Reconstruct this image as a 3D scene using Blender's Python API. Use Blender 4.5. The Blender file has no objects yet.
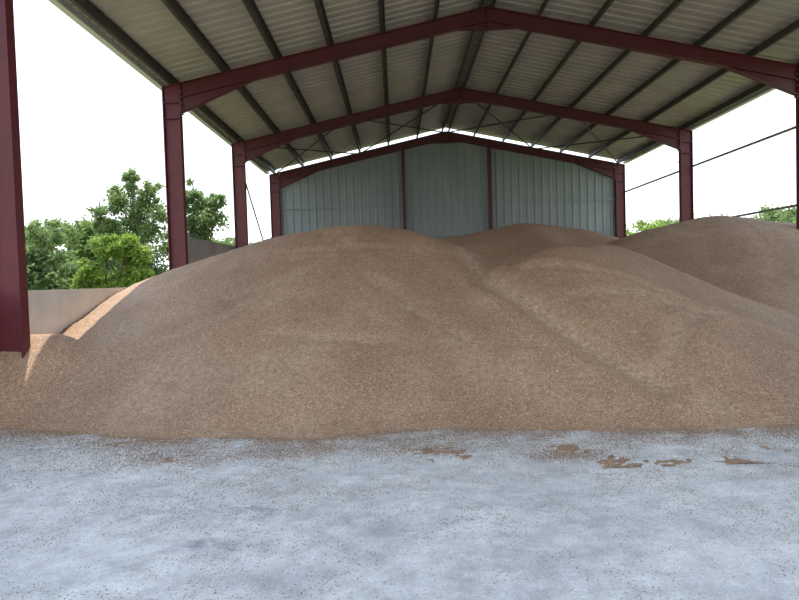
import bpy, math, random
import numpy as np
from mathutils import Vector, Matrix, noise as mn
random.seed(3); rng=np.random.default_rng(7)
S=bpy.context.scene
try:
    S.view_settings.view_transform='Standard'
    S.view_settings.look='None'
except Exception as e: print(e)
S.view_settings.exposure=0.0

# ---------------------------------------------------------------- materials
def new_mat(name):
    m=bpy.data.materials.new(name); m.use_nodes=True
    nt=m.node_tree; b=nt.nodes['Principled BSDF']
    return m,nt,b
def N(nt,t,**k):
    n=nt.nodes.new(t)
    for a,v in k.items():
        if a in n.inputs.keys(): n.inputs[a].default_value=v
        else: setattr(n,a,v)
    return n
def ramp(nt,fac,stops):
    r=nt.nodes.new('ShaderNodeValToRGB')
    els=r.color_ramp.elements
    while len(els)<len(stops): els.new(0.5)
    for e,(p,c) in zip(els,stops):
        e.position=p; e.color=(*c,1) if len(c)==3 else c
    nt.links.new(fac,r.inputs[0]); return r.outputs[0]
def mix(nt,f,a,b,mode='MIX'):
    m=nt.nodes.new('ShaderNodeMixRGB'); m.blend_type=mode
    for i,v in ((0,f),(1,a),(2,b)):
        if isinstance(v,(int,float)): m.inputs[i].default_value=v
        elif isinstance(v,tuple): m.inputs[i].default_value=(*v,1)
        else: nt.links.new(v,m.inputs[i])
    return m.outputs[0]
def coords(nt,scale=(1,1,1)):
    tc=nt.nodes.new('ShaderNodeTexCoord'); mp=nt.nodes.new('ShaderNodeMapping')
    mp.inputs['Scale'].default_value=scale
    nt.links.new(tc.outputs['Object'],mp.inputs[0]); return mp.outputs[0]
def noise(nt,co,scale,detail=4,rough=.55):
    n=N(nt,'ShaderNodeTexNoise'); n.inputs['Scale'].default_value=scale
    n.inputs['Detail'].default_value=detail; n.inputs['Roughness'].default_value=rough
    nt.links.new(co,n.inputs['Vector']); return n.outputs['Fac']
def bump(nt,b,h,strength,dist):
    n=nt.nodes.new('ShaderNodeBump'); n.inputs['Strength'].default_value=strength
    n.inputs['Distance'].default_value=dist
    nt.links.new(h,n.inputs['Height']); nt.links.new(n.outputs[0],b.inputs['Normal'])

def mat_simple(name,c1,c2,scale=3,rough=.6,metal=0,bstr=0,scl=(1,1,1)):
    m,nt,b=new_mat(name); co=coords(nt,scl)
    f=noise(nt,co,scale,6)
    nt.links.new(ramp(nt,f,[(.3,c1),(.7,c2)]),b.inputs['Base Color'])
    b.inputs['Roughness'].default_value=rough; b.inputs['Metallic'].default_value=metal
    if bstr: bump(nt,b,f,bstr,.02)
    return m
M_red=mat_simple('red_oxide_paint',(.09,.008,.015),(.13,.013,.023),4,.5)
M_rafter=mat_simple('dark_red_paint',(.075,.009,.014),(.105,.014,.02),4,.5)
M_dark=mat_simple('dark_steel',(.05,.04,.038),(.07,.055,.05),5,.5)
M_purlin=mat_simple('purlin_steel',(.04,.036,.033),(.066,.058,.053),3,.55)
M_roof=mat_simple('roof_sheet_underside',(.375,.335,.30),(.46,.42,.38),1.2,.5,0)
M_gable=mat_simple('gable_sheet',(.235,.275,.285),(.30,.34,.35),1.0,.5,0,0,(1,1,.3))
M_trim=mat_simple('white_trim',(.62,.62,.60),(.72,.72,.70),2,.5)
M_galv=mat_simple('galvanised_steel',(.22,.22,.22),(.3,.3,.3),6,.45,.4)
M_conc=mat_simple('precast_concrete',(.60,.57,.54),(.74,.71,.68),2.2,.85,0,.25)
M_conc2=mat_simple('grey_concrete',(.22,.22,.225),(.32,.32,.325),1.6,.85,0,.25)
M_bark=mat_simple('bark',(.10,.075,.05),(.2,.16,.12),8,.9,0,.5)
M_grass=mat_simple('grass',(.12,.15,.05),(.24,.25,.11),.8,.9,0,.5)

def mat_leaf(name,c1,c2):
    m,nt,b=new_mat(name); co=coords(nt)
    f=noise(nt,co,1.1,5,.7)
    at=nt.nodes.new('ShaderNodeAttribute'); at.attribute_name='tint'
    col=ramp(nt,f,[(.35,c1),(.65,c2)])
    col=mix(nt,.6,col,mix(nt,at.outputs['Fac'],(.25,.3,.2),(1.0,1.0,.7)),'MULTIPLY')
    nt.links.new(col,b.inputs['Base Color']); b.inputs['Roughness'].default_value=.6
    tr=nt.nodes.new('ShaderNodeBsdfTranslucent'); nt.links.new(col,tr.inputs[0])
    ms=nt.nodes.new('ShaderNodeMixShader'); ms.inputs[0].default_value=.5
    out=nt.nodes['Material Output']
    nt.links.new(b.outputs[0],ms.inputs[1]); nt.links.new(tr.outputs[0],ms.inputs[2])
    nt.links.new(ms.outputs[0],out.inputs[0]); return m
M_leafA=mat_leaf('leaf_dark',(.16,.27,.07),(.29,.40,.13))
M_leafB=mat_leaf('leaf_light',(.28,.43,.07),(.42,.57,.14))
M_leafC=mat_leaf('leaf_grey',(.25,.36,.14),(.36,.47,.22))

# grain
M_grain,nt,b=new_mat('wheat_grain'); co=coords(nt)
v=N(nt,'ShaderNodeTexVoronoi'); v.inputs['Scale'].default_value=130; nt.links.new(co,v.inputs['Vector'])
v2=N(nt,'ShaderNodeTexVoronoi'); v2.inputs['Scale'].default_value=75; nt.links.new(co,v2.inputs['Vector'])
sep=nt.nodes.new('ShaderNodeSeparateColor'); nt.links.new(v.outputs['Color'],sep.inputs[0])
sep2=nt.nodes.new('ShaderNodeSeparateColor'); nt.links.new(v2.outputs['Color'],sep2.inputs[0])
base=ramp(nt,sep.outputs[0],[(0,(.28,.168,.102)),(.5,(.42,.267,.173)),(1,(.60,.42,.29))])
mid=ramp(nt,sep2.outputs[0],[(0,(.70,.68,.66)),(.85,(1.05,1.05,1.05)),(1,(1.5,1.5,1.48))])
c=mix(nt,1.0,base,mid,'MULTIPLY')
n1=noise(nt,co,22,6,.75); c=mix(nt,1.0,c,ramp(nt,n1,[(.3,(.76,.75,.74)),(.7,(1.16,1.16,1.16))]),'MULTIPLY')
n2=noise(nt,coords(nt,(1,.5,1)),.9,6,.65); c=mix(nt,1.0,c,ramp(nt,n2,[(.3,(.82,.80,.78)),(.7,(1.12,1.12,1.12))]),'MULTIPLY')
at=nt.nodes.new('ShaderNodeAttribute'); at.attribute_name='chaff'
n5=noise(nt,co,14,6,.8)
mu=nt.nodes.new('ShaderNodeMath'); mu.operation='MULTIPLY'; nt.links.new(at.outputs['Fac'],mu.inputs[0])
nt.links.new(ramp(nt,n5,[(.42,(0,0,0)),(.6,(1,1,1))]),mu.inputs[1])
c=mix(nt,mu.outputs[0],c,(.68,.53,.38))
nt.links.new(c,b.inputs['Base Color']); b.inputs['Roughness'].default_value=.8
hh=nt.nodes.new('ShaderNodeMath'); hh.operation='MULTIPLY_ADD'; hh.inputs[1].default_value=1.5
nt.links.new(n1,hh.inputs[0]); nt.links.new(sep2.outputs[1],hh.inputs[2])
bump(nt,b,hh.outputs[0],.4,.014)
M_grain1=mat_simple('loose_wheat_kernel',(.21,.125,.075),(.42,.285,.18),60,.7)

# floor
M_floor,nt,b=new_mat('concrete_floor'); co=coords(nt)
f1=noise(nt,co,.7,8,.65); f2=noise(nt,co,5,8,.75); f3=noise(nt,co,60,3,.7); f4=noise(nt,co,2.2,8,.75)
c=ramp(nt,f1,[(.30,(.60,.595,.60)),(.5,(.75,.745,.75)),(.72,(.85,.845,.845))])
c=mix(nt,1.0,c,ramp(nt,f2,[(.36,(.76,.76,.76)),(.62,(1.07,1.07,1.07))]),'MULTIPLY')
c=mix(nt,1.0,c,ramp(nt,f4,[(.38,(.82,.83,.85)),(.56,(1.03,1.03,1.03))]),'MULTIPLY')
c=mix(nt,1.0,c,ramp(nt,f3,[(.35,(.80,.79,.78)),(.6,(1.03,1.03,1.03))]),'MULTIPLY')
tc=nt.nodes.new('ShaderNodeTexCoord')
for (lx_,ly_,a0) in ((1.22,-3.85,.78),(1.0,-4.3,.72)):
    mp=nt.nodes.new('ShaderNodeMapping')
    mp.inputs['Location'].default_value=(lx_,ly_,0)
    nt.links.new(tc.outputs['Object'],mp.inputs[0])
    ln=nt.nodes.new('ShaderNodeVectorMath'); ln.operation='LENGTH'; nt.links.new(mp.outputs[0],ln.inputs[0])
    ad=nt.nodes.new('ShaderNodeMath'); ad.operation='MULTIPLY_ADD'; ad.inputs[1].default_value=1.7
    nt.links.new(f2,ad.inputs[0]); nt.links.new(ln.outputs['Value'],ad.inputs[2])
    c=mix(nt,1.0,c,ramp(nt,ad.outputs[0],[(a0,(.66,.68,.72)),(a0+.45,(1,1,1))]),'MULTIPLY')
nt.links.new(c,b.inputs['Base Color']); b.inputs['Roughness'].default_value=.7
bump(nt,b,f2,.12,.02)

# ---------------------------------------------------------------- geometry helpers
class MB:
    def __init__(s): s.v=[]; s.f=[]
    def beam(s,p0,p1,w,h,up=(0,0,1)):
        p0=Vector(p0);p1=Vector(p1); d=(p1-p0).normalized(); u=Vector(up)
        side=d.cross(u).normalized(); u=side.cross(d).normalized()
        i=len(s.v)
        for p in (p0,p1):
            for a,bb in ((-1,-1),(1,-1),(1,1),(-1,1)):
                s.v.append(p+side*(a*w/2)+u*(bb*h/2))
        s.f+= [(i,i+1,i+2,i+3),(i+7,i+6,i+5,i+4)]+[(i+k,i+4+k,i+4+(k+1)%4,i+(k+1)%4) for k in range(4)]
    def ibeam(s,p0,p1,w,h,up,tf=.02,tw=.014):
        p0=Vector(p0);p1=Vector(p1); d=(p1-p0).normalized(); u=Vector(up)
        side=d.cross(u).normalized(); u=side.cross(d).normalized()
        s.beam(p0,p1,tw,h-2*tf,up)
        for sg in (-1,1):
            o=u*(sg*(h/2-tf/2)); s.beam(p0+o,p1+o,w,tf,up)
    def box(s,lo,hi):
        lo=Vector(lo);hi=Vector(hi); c=(lo+hi)/2
        s.beam((c.x,lo.y,c.z),(c.x,hi.y,c.z),hi.x-lo.x,hi.z-lo.z)
    def prism(s,poly,ext):
        i=len(s.v); n=len(poly); e=Vector(ext)
        s.v+=[Vector(p) for p in poly]+[Vector(p)+e for p in poly]
        s.f+=[tuple(range(i,i+n)),tuple(range(i+2*n-1,i+n-1,-1))]+[(i+k,i+n+k,i+n+(k+1)%n,i+(k+1)%n) for k in range(n)]
    def rod(s,p0,p1,r,n=8):
        p0=Vector(p0);p1=Vector(p1); d=(p1-p0).normalized()
        a=d.orthogonal().normalized(); bb=d.cross(a); i=len(s.v)
        for p in (p0,p1):
            for k in range(n):
                t=2*math.pi*k/n; s.v.append(p+a*math.cos(t)*r+bb*math.sin(t)*r)
        s.f+=[tuple(range(i,i+n)),tuple(range(i+2*n-1,i+n-1,-1))]+[(i+k,i+n+k,i+n+(k+1)%n,i+(k+1)%n) for k in range(n)]
    def obj(s,name,mat,parent=None,smooth=False):
        me=bpy.data.meshes.new(name); me.from_pydata([tuple(v) for v in s.v],[],s.f)
        me.validate(); me.update(); me.materials.append(mat)
        import bmesh
        bm=bmesh.new(); bm.from_mesh(me); bmesh.ops.recalc_face_normals(bm,faces=bm.faces); bm.to_mesh(me); bm.free()
        if smooth: me.polygons.foreach_set('use_smooth',[True]*len(me.polygons))
        o=bpy.data.objects.new(name,me); S.collection.objects.link(o)
        if parent: o.parent=parent
        return o
def empty(name):
    o=bpy.data.objects.new(name,None); S.collection.objects.link(o); return o

XL,XR=-5.13,9.77; XC=2.31; CH=.40; FW=.18; HW=XR-XC
SL=.215; ZA=7.86
def ztop(x): return ZA-SL*abs(x-XC)
YS=[2.1,8.22,14.7,20.8,26.9]
nrmL=Vector((-SL,0,1)).normalized(); nrmR=Vector((SL,0,1)).normalized()
RD=.33
for y in YS:
    p=empty('steel_portal_frame'); 
    m=MB()
    for x in (XL,XR):
        zt=ztop(abs(x-XC)+XC+.2)
        m.ibeam((x,y,.02),(x,y,zt-RD-.03),FW,CH,(1,0,0))
        m.box((x-.26,y-.15,0),(x+.26,y+.15,.025))
        m.prism([(x-.2,y-.03,zt-RD-.03),(x+.2,y-.03,zt-RD-.03),(x+.2,y-.03,ztop(x+.2)-.012),(x-.2,y-.03,ztop(x-.2)-.012)],(0,.06,0))
        for sx in (-.19,.19):
            m.beam((x+sx,y,zt-RD-.03),(x+sx,y,ztop(x+sx)-.02),FW,.022,(1,0,0))
        m.box((x-.18,y-.085,zt-RD-.04),(x+.18,y+.085,zt-RD-.025))
        m.box((x-.18,y-.085,ztop(x)-.78),(x+.18,y+.085,ztop(x)-.765))
        m.beam((x-.2,y,ztop(x-.2)-.011),(x+.2,y,ztop(x+.2)-.011),FW,.02)
    m.obj('columns',M_red,p)
    m=MB()
    for sg,nr,x0 in ((-1,nrmL,XL+.205),(1,nrmR,XR-.205)):
        a=Vector((x0,y,ztop(x0)))-nr*RD/2; c2=Vector((XC,y,ZA))-Vector((0,0,1))*RD/2*1.02
        m.ibeam(a,c2,.16,RD,nr)
        xi=(XL+.2) if sg<0 else (XR-.2); L=1.7*(-sg)
        zb=ztop(xi)-RD*1.02
        A=Vector((xi,y-.007,zb)); B=Vector((xi,y-.007,zb-.34)); C=Vector((xi+L,y-.007,ztop(xi+L)-RD*1.02))
        m.prism([A,B,C],(0,.014,0))
        m.beam(B+Vector((0,.007,0)),C+Vector((0,.007,0)),.16,.018)
        m.box((min(xi,xi-sg*.03),y-.09,zb-.36),(max(xi,xi-sg*.03),y+.09,zb+.25))
        C2=Vector((XC,y-.007,ZA-RD*1.02-.16)); 
        m.prism([C2,Vector((XC,y-.007,ZA-RD)),Vector((XC+sg*.7,y-.007,ztop(XC+.7)-RD))],(0,.014,0))
        m.beam(C2+Vector((0,.007,0)),Vector((XC+sg*.7,y,ztop(XC+.7)-RD)),.16,.016)
    m.box((XC-.02,y-.09,ZA-RD-.2),(XC+.02,y+.09,ZA-.01))
    m.obj('rafters',M_rafter,p)
    m=MB()
    for sg,xi in ((-1,XL+.24),(1,XR-.24)):
        for k in range(5):
            for dy in (-.05,.05):
                m.rod((xi-.02,y+dy,ztop(xi)-.2-k*.13),(xi+.02,y+dy,ztop(xi)-.2-k*.13),.012,6)
    m.obj('bolts',M_galv,p)

Y0,Y1=1.6,27.08
m=MB()
for k in range(7):
    for sg in (-1,1):
        if k==6: x=XC+sg*.14
        else: x=XC+sg*(7.42-k*1.24)
        z=ztop(x)+.095
        m.beam((x,Y0,z),(x,Y1,z),.012,.185)
        m.beam((x+.03,Y0,z+.086),(x+.03,Y1,z+.086),.07,.012)
        m.beam((x-.03,Y0,z-.086),(x-.03,Y1,z-.086),.07,.012)
m.obj('roof_purlins',M_purlin)

def corr(a0,a1,pitch,hgt):
    pts=[];a=a0
    while a<a1-1e-6:
        for t,hh in ((0,0),(.62,0),(.70,1),(.92,1)):
            q=a+t*pitch
            if q<=a1: pts.append((q,hh*hgt))
        a+=pitch
    pts.append((a1,0)); return pts
roof=empty('roof')
for sg,nm in ((-1,'roof_sheets_west'),(1,'roof_sheets_east')):
    m=MB(); prof=corr(Y0-.1,Y1+.02,.30,.038)
    xe=XC+sg*7.72; 
    for (yy,hh) in prof:
        for x in (xe,XC):
            z=ztop(x)+.205+hh
            m.v.append(Vector((x,yy,z)))
    for i in range(len(prof)-1): m.f.append((2*i,2*i+1,2*i+3,2*i+2))
    o=m.obj(nm,M_roof,roof); sm=o.modifiers.new('s','SOLIDIFY'); sm.thickness=.006
    m=MB(); z=ztop(xe)+.17
    m.box((xe-.01-(.12 if sg<0 else 0),Y0-.1,z-.07),(xe+.01+(.12 if sg>0 else 0),Y1+.1,z-.055))
    m.box((xe+sg*.13-.008,Y0-.1,z-.07),(xe+sg*.13+.008,Y1+.1,z+.06))
    m.box((xe-.008,Y0-.1,z-.07),(xe+.008,Y1+.1,z+.07))
    m.obj('eaves_gutter',M_trim,roof)
m=MB()
for sg in (-1,1):
    m.beam((XC,(Y0+Y1)/2,ZA+.27),(XC+sg*.3,(Y0+Y1)/2,ztop(XC+.3)+.265),Y1-Y0+.2,.006)
m.obj('ridge_cap',M_trim,roof)

zc=2.6; yg=27.02
wb=empty('wall_back')
m=MB(); prof=corr(XL-.22,XR+.22,.33,.04); 
for (x,hh) in prof:
    for t in (0,1):
        z=(zc,ztop(x)-.16)[t]; m.v.append(Vector((x,yg+.0-hh+.04,z)))
for i in range(len(prof)-1): m.f.append((2*i,2*i+2,2*i+3,2*i+1))
o=m.obj('cladding',M_gable,wb); sm=o.modifiers.new('s','SOLIDIFY'); sm.thickness=.005
m=MB(); m.box((XL-.22,27.02,0),(XR+.22,27.2,zc)); m.obj('concrete_panel',M_conc2,wb)
m=MB()
for z in (3.4,4.75):
    m.beam((XL+.2,yg-.05,z),(XR-.2,yg-.05,z),.05,.05)
m.obj('girts',M_gable,wb)
for x in (.43,4.15):
    m=MB(); m.ibeam((x,26.86,0),(x,26.86,ztop(x)-RD),.14,.17,(0,1,0)); m.box((x-.15,26.75,0),(x+.15,26.94,.02)); m.obj('gable_post',M_rafter,wb)

yA,yB=YS[3],YS[4]
br=empty('cross_bracing')
m=MB()
xs=[XL,XL+3.7,XC,XC+3.75,XR]
for i in range(4):
    a,b2=xs[i],xs[i+1]
    za,zb=ztop(a)-.06,ztop(b2)-.06
    m.rod((a,yA,za),(b2,yB,zb),.024); m.rod((b2,yA,zb),(a,yB,za),.024)
m.obj('roof_rods',M_dark,br)
m=MB()
m.rod((XL,yA,5.7),(XL,yB,1.2),.025); m.rod((XR,yA,5.7),(XR,yB,1.2),.008)
m.obj('side_rods',M_dark,br)
m=MB()
for z in (5.05,3.12):
    m.beam((XR+.23,YS[0],z),(XR+.23,Y1-.2,z),.05,.055)
m.obj('side_rail',M_galv)

wl=empty('wall_left')
m=MB(); x0,x1=XL-.42,XL-.235
YW=16.1
for a_,b_ in ((YS[0],YS[1]),(YS[1],YS[2]),(YS[2],YW)):
    m.box((x0,a_,0),(x1,b_-.012,1.58))
m.obj('low_panels',M_conc,wl)
m=MB()
for a_,b_ in ((YW,YS[3]),(YS[3],YS[4])):
    for k in range(3):
        m.box((x0,a_,.945*k+.002*k),(x1,b_-.012,.945*(k+1)))
m.obj('high_panels',M_conc2,wl)
wr=empty('wall_right')
m=MB()
for i in range(4):
    m.box((XR+.235,YS[i],0),(XR+.42,YS[i+1]-.012,2.0))
m.obj('panels',M_conc2,wr)

m=MB(); m.box((XL-.6,-9,-.15),(XR+.6,27.4,0)); m.obj('floor',M_floor)
m=MB(); m.box((-120,-80,-.4),(120,150,-.16)); m.obj('ground_grass',M_grass)

# ---------------------------------------------------------------- grain pile
X0,X1,GY0,GY1=XL-.23,XR+.23,5.0,26.95
st=.045
gx=np.arange(X0,X1+1e-6,st); gy=np.arange(GY0,GY1+1e-6,st)
gx[-1]=X1
GX,GY=np.meshgrid(gx,gy)
def fbm(scale,seed,oct=4):
    out=np.zeros(GX.shape)
    amp=1;tot=0
    for o_ in range(oct):
        s=scale*2**o_; r=np.random.default_rng(seed+o_)
        G=r.random((int((GY1+5)*s)+4,int((X1-X0+2)*s)+4))
        u=(GX-X0)*s; vv=(GY)*s
        i=u.astype(int); j=vv.astype(int); fu=u-i; fv=vv-j
        fu=fu*fu*(3-2*fu); fv=fv*fv*(3-2*fv)
        out+=amp*((G[j,i]*(1-fu)+G[j,i+1]*fu)*(1-fv)+(G[j+1,i]*(1-fu)+G[j+1,i+1]*fu)*fv); tot+=amp; amp*=.5
    return out/tot-.5
wx=fbm(.35,50,3)*.4; wy=fbm(.35,80,3)*.4
def pile(pts,slope,r0=.7,k=14):
    acc=np.zeros(GX.shape)
    PX=GX+wx; PY=GY+wy
    for (ax,ay,az),(bx,by,bz) in zip(pts[:-1],pts[1:]):
        dx,dy=bx-ax,by-ay; L=dx*dx+dy*dy+1e-9
        t=np.clip(((PX-ax)*dx+(PY-ay)*dy)/L,0,1)
        d=np.hypot(PX-ax-t*dx,PY-ay-t*dy)
        h=az+t*(bz-az)-slope*(np.sqrt(d*d+r0*r0)-r0)
        acc+=np.exp(k*h)
    return np.log(acc)/k-.06
A=pile([(-5.4,11.4,1.1),(-5.0,12.3,1.5),(-4.3,12.8,1.95),(-3.2,12.8,2.34),(-2.1,12.8,2.64),(-1.1,12.8,2.80),(-.4,12.8,2.76),(.1,12.6,2.5)],.475,.8)
A2=pile([(-5.3,13,1.5),(-5.0,16,2.0),(-4.3,20,2.6),(-2,22,2.9)],.40)
A3=pile([(-5.6,8.7,1.15),(-4.8,8.72,1.12)],.76,.2)
B=pile([(1.9,10.7,1.88),(2.9,10.75,2.14),(3.8,11.9,2.26)],.475,.45)
C=pile([(7.1,16.2,2.85),(8.4,16.3,3.06),(10,15.9,2.85)],.41,.8)
D=pile([(1.9,19.4,3.0),(3.9,19.8,3.32),(5.4,20.0,3.22)],.43,.9)
E=pile([(7,22,2.5),(9.5,20,2.4)],.4)
def smax(a,b,k=14): return np.log(np.exp(k*a)+np.exp(k*b))/k
H=A
for q in (A2,D,E,A3): H=smax(H,q,12)
H=smax(smax(H,B,50),C,50)
H+=fbm(.5,11,4)*.10+fbm(2.2,21,3)*.04
def linedist(px,py):
    best=np.full(GX.shape,9.)
    for i in range(len(px)-1):
        dx,dy=px[i+1]-px[i],py[i+1]-py[i]; t=np.clip(((GX-px[i])*dx+(GY-py[i])*dy)/(dx*dx+dy*dy),0,1)
        best=np.minimum(best,np.hypot(GX-px[i]-t*dx,GY-py[i]-t*dy))
    return best
jit=fbm(2,70,3)*.25
best=linedist([1.45,1.4,1.5,1.75,2.1,2.5,2.9],[11.8,10.7,9.9,9.2,8.3,7.5,6.9])+jit*.4
H+=-.07*np.exp(-(best/.17)**2)+.03*np.exp(-((best-.34)/.14)**2)
chaff=.6*np.exp(-(best/.17)**2)
for (pxs,pys,a_) in (([-2.6,-1.8,-1.2,-.9],[9.6,9.9,10.6,11.4],.5),([-.4,.0,.2,.9],[9.8,9.5,9.0,8.3],.4),([-3.4,-2.6,-2.2],[8.6,8.9,9.6],.35),([4.6,3.9,3.4,3.0],[8.7,8.3,7.6,7.0],.5),([2.2,2.9,3.6,4.4],[10.0,9.5,9.4,8.8],.6),([-1.6,-1.0,-.2],[8.4,8.1,8.2],.4),([-2.2,-1.2,-.3,.6],[11.2,10.9,11.1,10.9],.4),([2.6,3.4,4.4,5.4],[8.8,8.9,8.5,8.6],.45)):
    bd=linedist(pxs,pys)+jit
    H+=a_*(-.035*np.exp(-(bd/.1)**2)+.02*np.exp(-((bd-.2)/.1)**2)); chaff=np.maximum(chaff,a_*.7*np.exp(-(bd/.13)**2))
chaff+=np.clip(fbm(.8,90,4)*1.4,0,.35)
H-=.05
H=.5*(H+np.sqrt(H*H+.07**2))-.020
H+=np.clip(1-H/.25,0,1)*(fbm(1.6,31,5)*.09+rng.normal(0,.003,H.shape))
H+=rng.normal(0,.003,H.shape)*np.clip(H*5,0,1)
H=np.maximum(H,-.03)
ny,nx=H.shape
verts=np.stack([GX.ravel(),GY.ravel(),H.ravel()],1)
idx=np.arange(ny*nx).reshape(ny,nx)
quads=np.stack([idx[:-1,:-1],idx[:-1,1:],idx[1:,1:],idx[1:,:-1]],-1).reshape(-1,4)
keep=(H.ravel()[quads].max(1)>-.0)
quads=quads[keep]
used=np.unique(quads); remap=-np.ones(ny*nx,int); remap[used]=np.arange(len(used))
me=bpy.data.meshes.new('wheat_grain_pile'); me.from_pydata(verts[used].tolist(),[],remap[quads].tolist())
me.update(); me.materials.append(M_grain); me.polygons.foreach_set('use_smooth',[True]*len(me.polygons))
at=me.attributes.new('chaff','FLOAT','POINT'); at.data.foreach_set('value',chaff.ravel()[used].astype(np.float32))
o=bpy.data.objects.new('wheat_grain_pile',me); S.collection.objects.link(o)

def height(x,y):
    i=np.clip(((x-X0)/st).astype(int),0,nx-1); j=np.clip(((y-GY0)/st).astype(int),0,ny-1)
    h=H[j,i]; h=np.where(y<GY0,-.04,h); return np.maximum(h,0)
toe_y=np.array([gy[np.argmax(H[:,i]>.03)] for i in range(nx)])
def clump(x,y): return np.array([mn.noise(Vector((a*1.1,b_*1.1,3.3)))*.5+mn.noise(Vector((a*3.4,b_*3.4,9.3)))*.5 for a,b_ in zip(x,y)])
n=420000
x=rng.uniform(-5,7.5,n); y=2.4+rng.random(n)*5.4
ok=np.abs(x)<y*.72+.3; x=x[ok]; y=y[ok]
cl=clump(x,y)
dist=np.maximum(np.interp(x,gx,toe_y)-y,0)
prob=np.clip(.13+.28*np.exp(-dist/1.2),0,1)*np.clip(.5+2.6*cl,.12,1)
ok=(rng.random(len(x))<prob)&(dist>0); x=x[ok];y=y[ok]
n2_=170000
xb=rng.uniform(-5,7.5,n2_); yb=np.interp(xb,gx,toe_y)+.15-rng.exponential(.27,n2_)
ok=rng.random(n2_)<np.clip(.55+2.2*clump(xb,yb),.1,1); x=np.append(x,xb[ok]); y=np.append(y,yb[ok])
for cx,cy,r,k in ((1.45,5.4,.2,1800),(-2.1,5.7,.35,2500),(.2,5.75,.35,2500),(4.6,6.4,.45,5000),(3.9,5.8,.45,3000),(5.2,6.0,.6,3500),(-.9,5.8,.3,2000)):
    x=np.append(x,rng.normal(cx,r,k)); y=np.append(y,rng.normal(cy,r*.5,k))
z=height(x,y)+.0026
K=len(x); ang=rng.uniform(0,6.283,K); L=rng.uniform(.0045,.0064,K); W=.003
ca,sa=np.cos(ang),np.sin(ang)
loc=np.array([(1,0,0),(0,1,0),(0,0,1),(-1,0,0),(0,-1,0),(0,0,-1)],float)
V=np.zeros((K,6,3))
lx=loc[:,0][None]*L[:,None]; ly=loc[:,1][None]*W; 
V[:,:,0]=x[:,None]+lx*ca[:,None]-ly*sa[:,None]
V[:,:,1]=y[:,None]+lx*sa[:,None]+ly*ca[:,None]
V[:,:,2]=z[:,None]+loc[:,2][None]*.0025
F=np.array([(0,1,2),(1,3,2),(3,4,2),(4,0,2),(1,0,5),(3,1,5),(4,3,5),(0,4,5)])
FF=(F[None]+np.arange(K)[:,None,None]*6).reshape(-1,3)
me=bpy.data.meshes.new('scattered_wheat_kernels'); me.from_pydata(V.reshape(-1,3).tolist(),[],FF.tolist()); me.update()
me.materials.append(M_grain1); o=bpy.data.objects.new('scattered_wheat_kernels',me); S.collection.objects.link(o)
print('kernels',K)

# ---------------------------------------------------------------- vegetation
def plant(name,base,blobs,nleaf,mat,leaf=.09,trunk=True,seed=0):
    r=np.random.default_rng(seed); root=empty(name)
    bx,by=base; gz=-.17
    m=MB()
    for (cx,cy,cz,rx,rz) in blobs:
        p0=Vector((bx,by,gz)); p3=Vector((bx+cx,by+cy,cz+rz*.5))
        mid=Vector((bx+cx*.35,by+cy*.35,cz*.45))
        m.rod(p0,mid,.07 if trunk else .03,6); m.rod(mid,p3,.035,6)
        for k in range(7):
            t=r.random(); s_=mid.lerp(p3,t); e=s_+Vector((r.normal()*rx*.5,r.normal()*rx*.5,abs(r.normal())*rz*.5))
            m.rod(s_,e,.014,5)
    m.obj('branches',M_bark,root)
    vol=np.array([b_[3]**2*b_[4] for b_ in blobs]); vol=vol**.75; vol/=vol.sum()
    allc=[]
    for (cx,cy,cz,rx,rz),w in zip(blobs,vol):
        k=int(nleaf*w)
        nsub=max(14,int(40*rx*rz)); 
        dirs=r.normal(size=(nsub,3)); dirs/=np.linalg.norm(dirs,axis=1)[:,None]
        cen=dirs*(r.random((nsub,1))**.45)*np.array([rx,rx,rz])
        pick=r.integers(0,nsub,k)
        pos=cen[pick]+r.normal(size=(k,3))*np.array([.2,.2,.17])*min(1,rx*.8)
        allc.append(pos+np.array([bx+cx,by+cy,cz]))
    c=np.concatenate(allc); c=c[c[:,2]>-.05]; K=len(c)
    a=r.normal(size=(K,3)); a/=np.linalg.norm(a,axis=1)[:,None]
    q=r.normal(size=(K,3)); bb=np.cross(a,q); bb/=np.linalg.norm(bb,axis=1)[:,None]
    l=(leaf*r.uniform(.6,1.3,K))[:,None]
    V=np.stack([c-a*l,c+bb*l*.55,c+a*l,c-bb*l*.55],1).reshape(-1,3)
    F=np.arange(K*4).reshape(K,4)
    me=bpy.data.meshes.new('foliage'); me.from_pydata(V.tolist(),[],F.tolist()); me.update(); me.materials.append(mat)
    at=me.attributes.new('tint','FLOAT','POINT'); at.data.foreach_set('value',np.repeat(r.random(K),4).astype(np.float32))
    o=bpy.data.objects.new('foliage',me); S.collection.objects.link(o); o.parent=root
    return root
def rblobs(n,spread,h,rad,seed):
    r=random.Random(seed); out=[]
    for i in range(n):
        z=r.uniform(.25,.85)*h
        out.append((r.uniform(-1,1)*spread,r.uniform(-1,1)*spread*.7,z,rad*r.uniform(.6,1.1),rad*r.uniform(.55,.9)))
    out.append((0,0,h-rad*.6,rad*.6,rad*.6)); return out
plant('birch_tree',(-10.6,25),[(.2,0,5.8,.45,.7),(-.3,.2,5.0,.8,.6),(.6,0,4.2,.95,.8),(-.9,.3,3.4,.9,.8),(1.0,-.2,5.2,.5,.5),(.2,0,2.3,1.3,1.1),(-1.2,0,4.3,.5,.5)],18000,M_leafC,.075,True,1)
plant('birch_tree',(-8.5,26.5),[(0,0,5.3,.55,.8),(.3,.2,4.3,.9,.8),(-.6,0,3.5,.9,.8),(0,.3,2.2,1.1,1.1),(1.0,0,4.9,.5,.6)],16000,M_leafC,.075,True,2)
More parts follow.
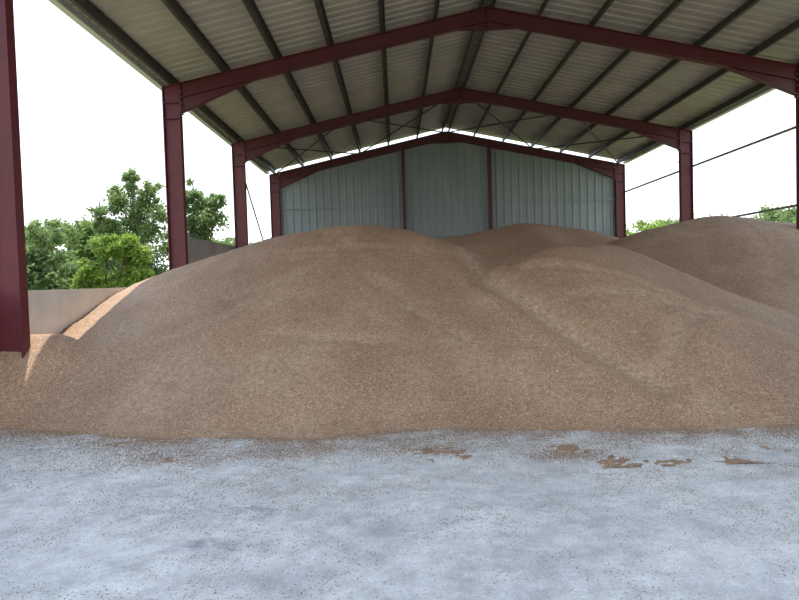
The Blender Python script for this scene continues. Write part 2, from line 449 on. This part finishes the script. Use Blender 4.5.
plant('leafy_shrub',(-9.9,21.2),rblobs(6,.9,3.5,.75,4),20000,M_leafB,.07,False,3)
k=10
for (bx,by,h,sp,mat) in ((-15.3,25,4.5,1.5,M_leafA),(-13.0,23,4.2,1.2,M_leafC),(-12.9,27.5,4.6,1.3,M_leafA),(-14.4,21.5,3.6,1.1,M_leafC),(-19.2,28,5.4,1.8,M_leafA),(-15.6,32,5.1,2.0,M_leafC),(-8.6,31.5,3.6,1.3,M_leafA),(-9.6,37,4.4,2.0,M_leafC),(-7.2,43,4.9,2.2,M_leafB),(-17,18.5,3.2,1.2,M_leafC),(-22,20,4.5,2,M_leafA)):
    plant('hedge_bush',(bx,by),rblobs(10,sp,h,1.0,k),22000,mat,.085,False,k); k+=1
for (bx,by,h,sp) in ((17.5,44,5.2,2.2),(22,46,5.3,2.2),(26.5,43,5.6,2.2),(31,44,6.4,2.2),(34.5,38,6.0,2.2),(24.5,37,5.6,1.8),(13,50,5.3,2.2),(20.5,39,4.3,1.6)):
    plant('hedge_bush',(bx,by),rblobs(9,sp,h,1.5,k),16000,M_leafC if k%3 else M_leafB,.12,False,k); k+=1

# ---------------------------------------------------------------- light
w=bpy.data.worlds.new('sky'); S.world=w; w.use_nodes=True; nt=w.node_tree
bg=nt.nodes['Background']; tc=nt.nodes.new('ShaderNodeTexCoord'); sp=nt.nodes.new('ShaderNodeSeparateXYZ')
nt.links.new(tc.outputs['Generated'],sp.inputs[0])
col=ramp(nt,sp.outputs['Z'],[(0,(.98,.99,1.0)),(.25,(.87,.94,1.0)),(.7,(.60,.77,1.0))])
nt.links.new(col,bg.inputs[0]); bg.inputs[1].default_value=1.95
sun=bpy.data.lights.new('sun','SUN'); sun.energy=6.0; sun.angle=.01; sun.color=(1,.94,.82)
so=bpy.data.objects.new('sun',sun); S.collection.objects.link(so)
so.rotation_euler=Vector((-.14,.35,1)).to_track_quat('Z','Y').to_euler()

# ---------------------------------------------------------------- camera
cam=bpy.data.cameras.new('camera'); co_=bpy.data.objects.new('camera',cam); S.collection.objects.link(co_)
cam.sensor_width=36; cam.lens=36*620/799; cam.clip_end=500
R=Matrix.Rotation(math.radians(-.22),4,'Z')@Matrix.Rotation(math.radians(90-2.0),4,'X')@Matrix.Rotation(math.radians(-1.7),4,'Z')
co_.matrix_world=Matrix.Translation((0,0,1.6))@R
S.camera=co_
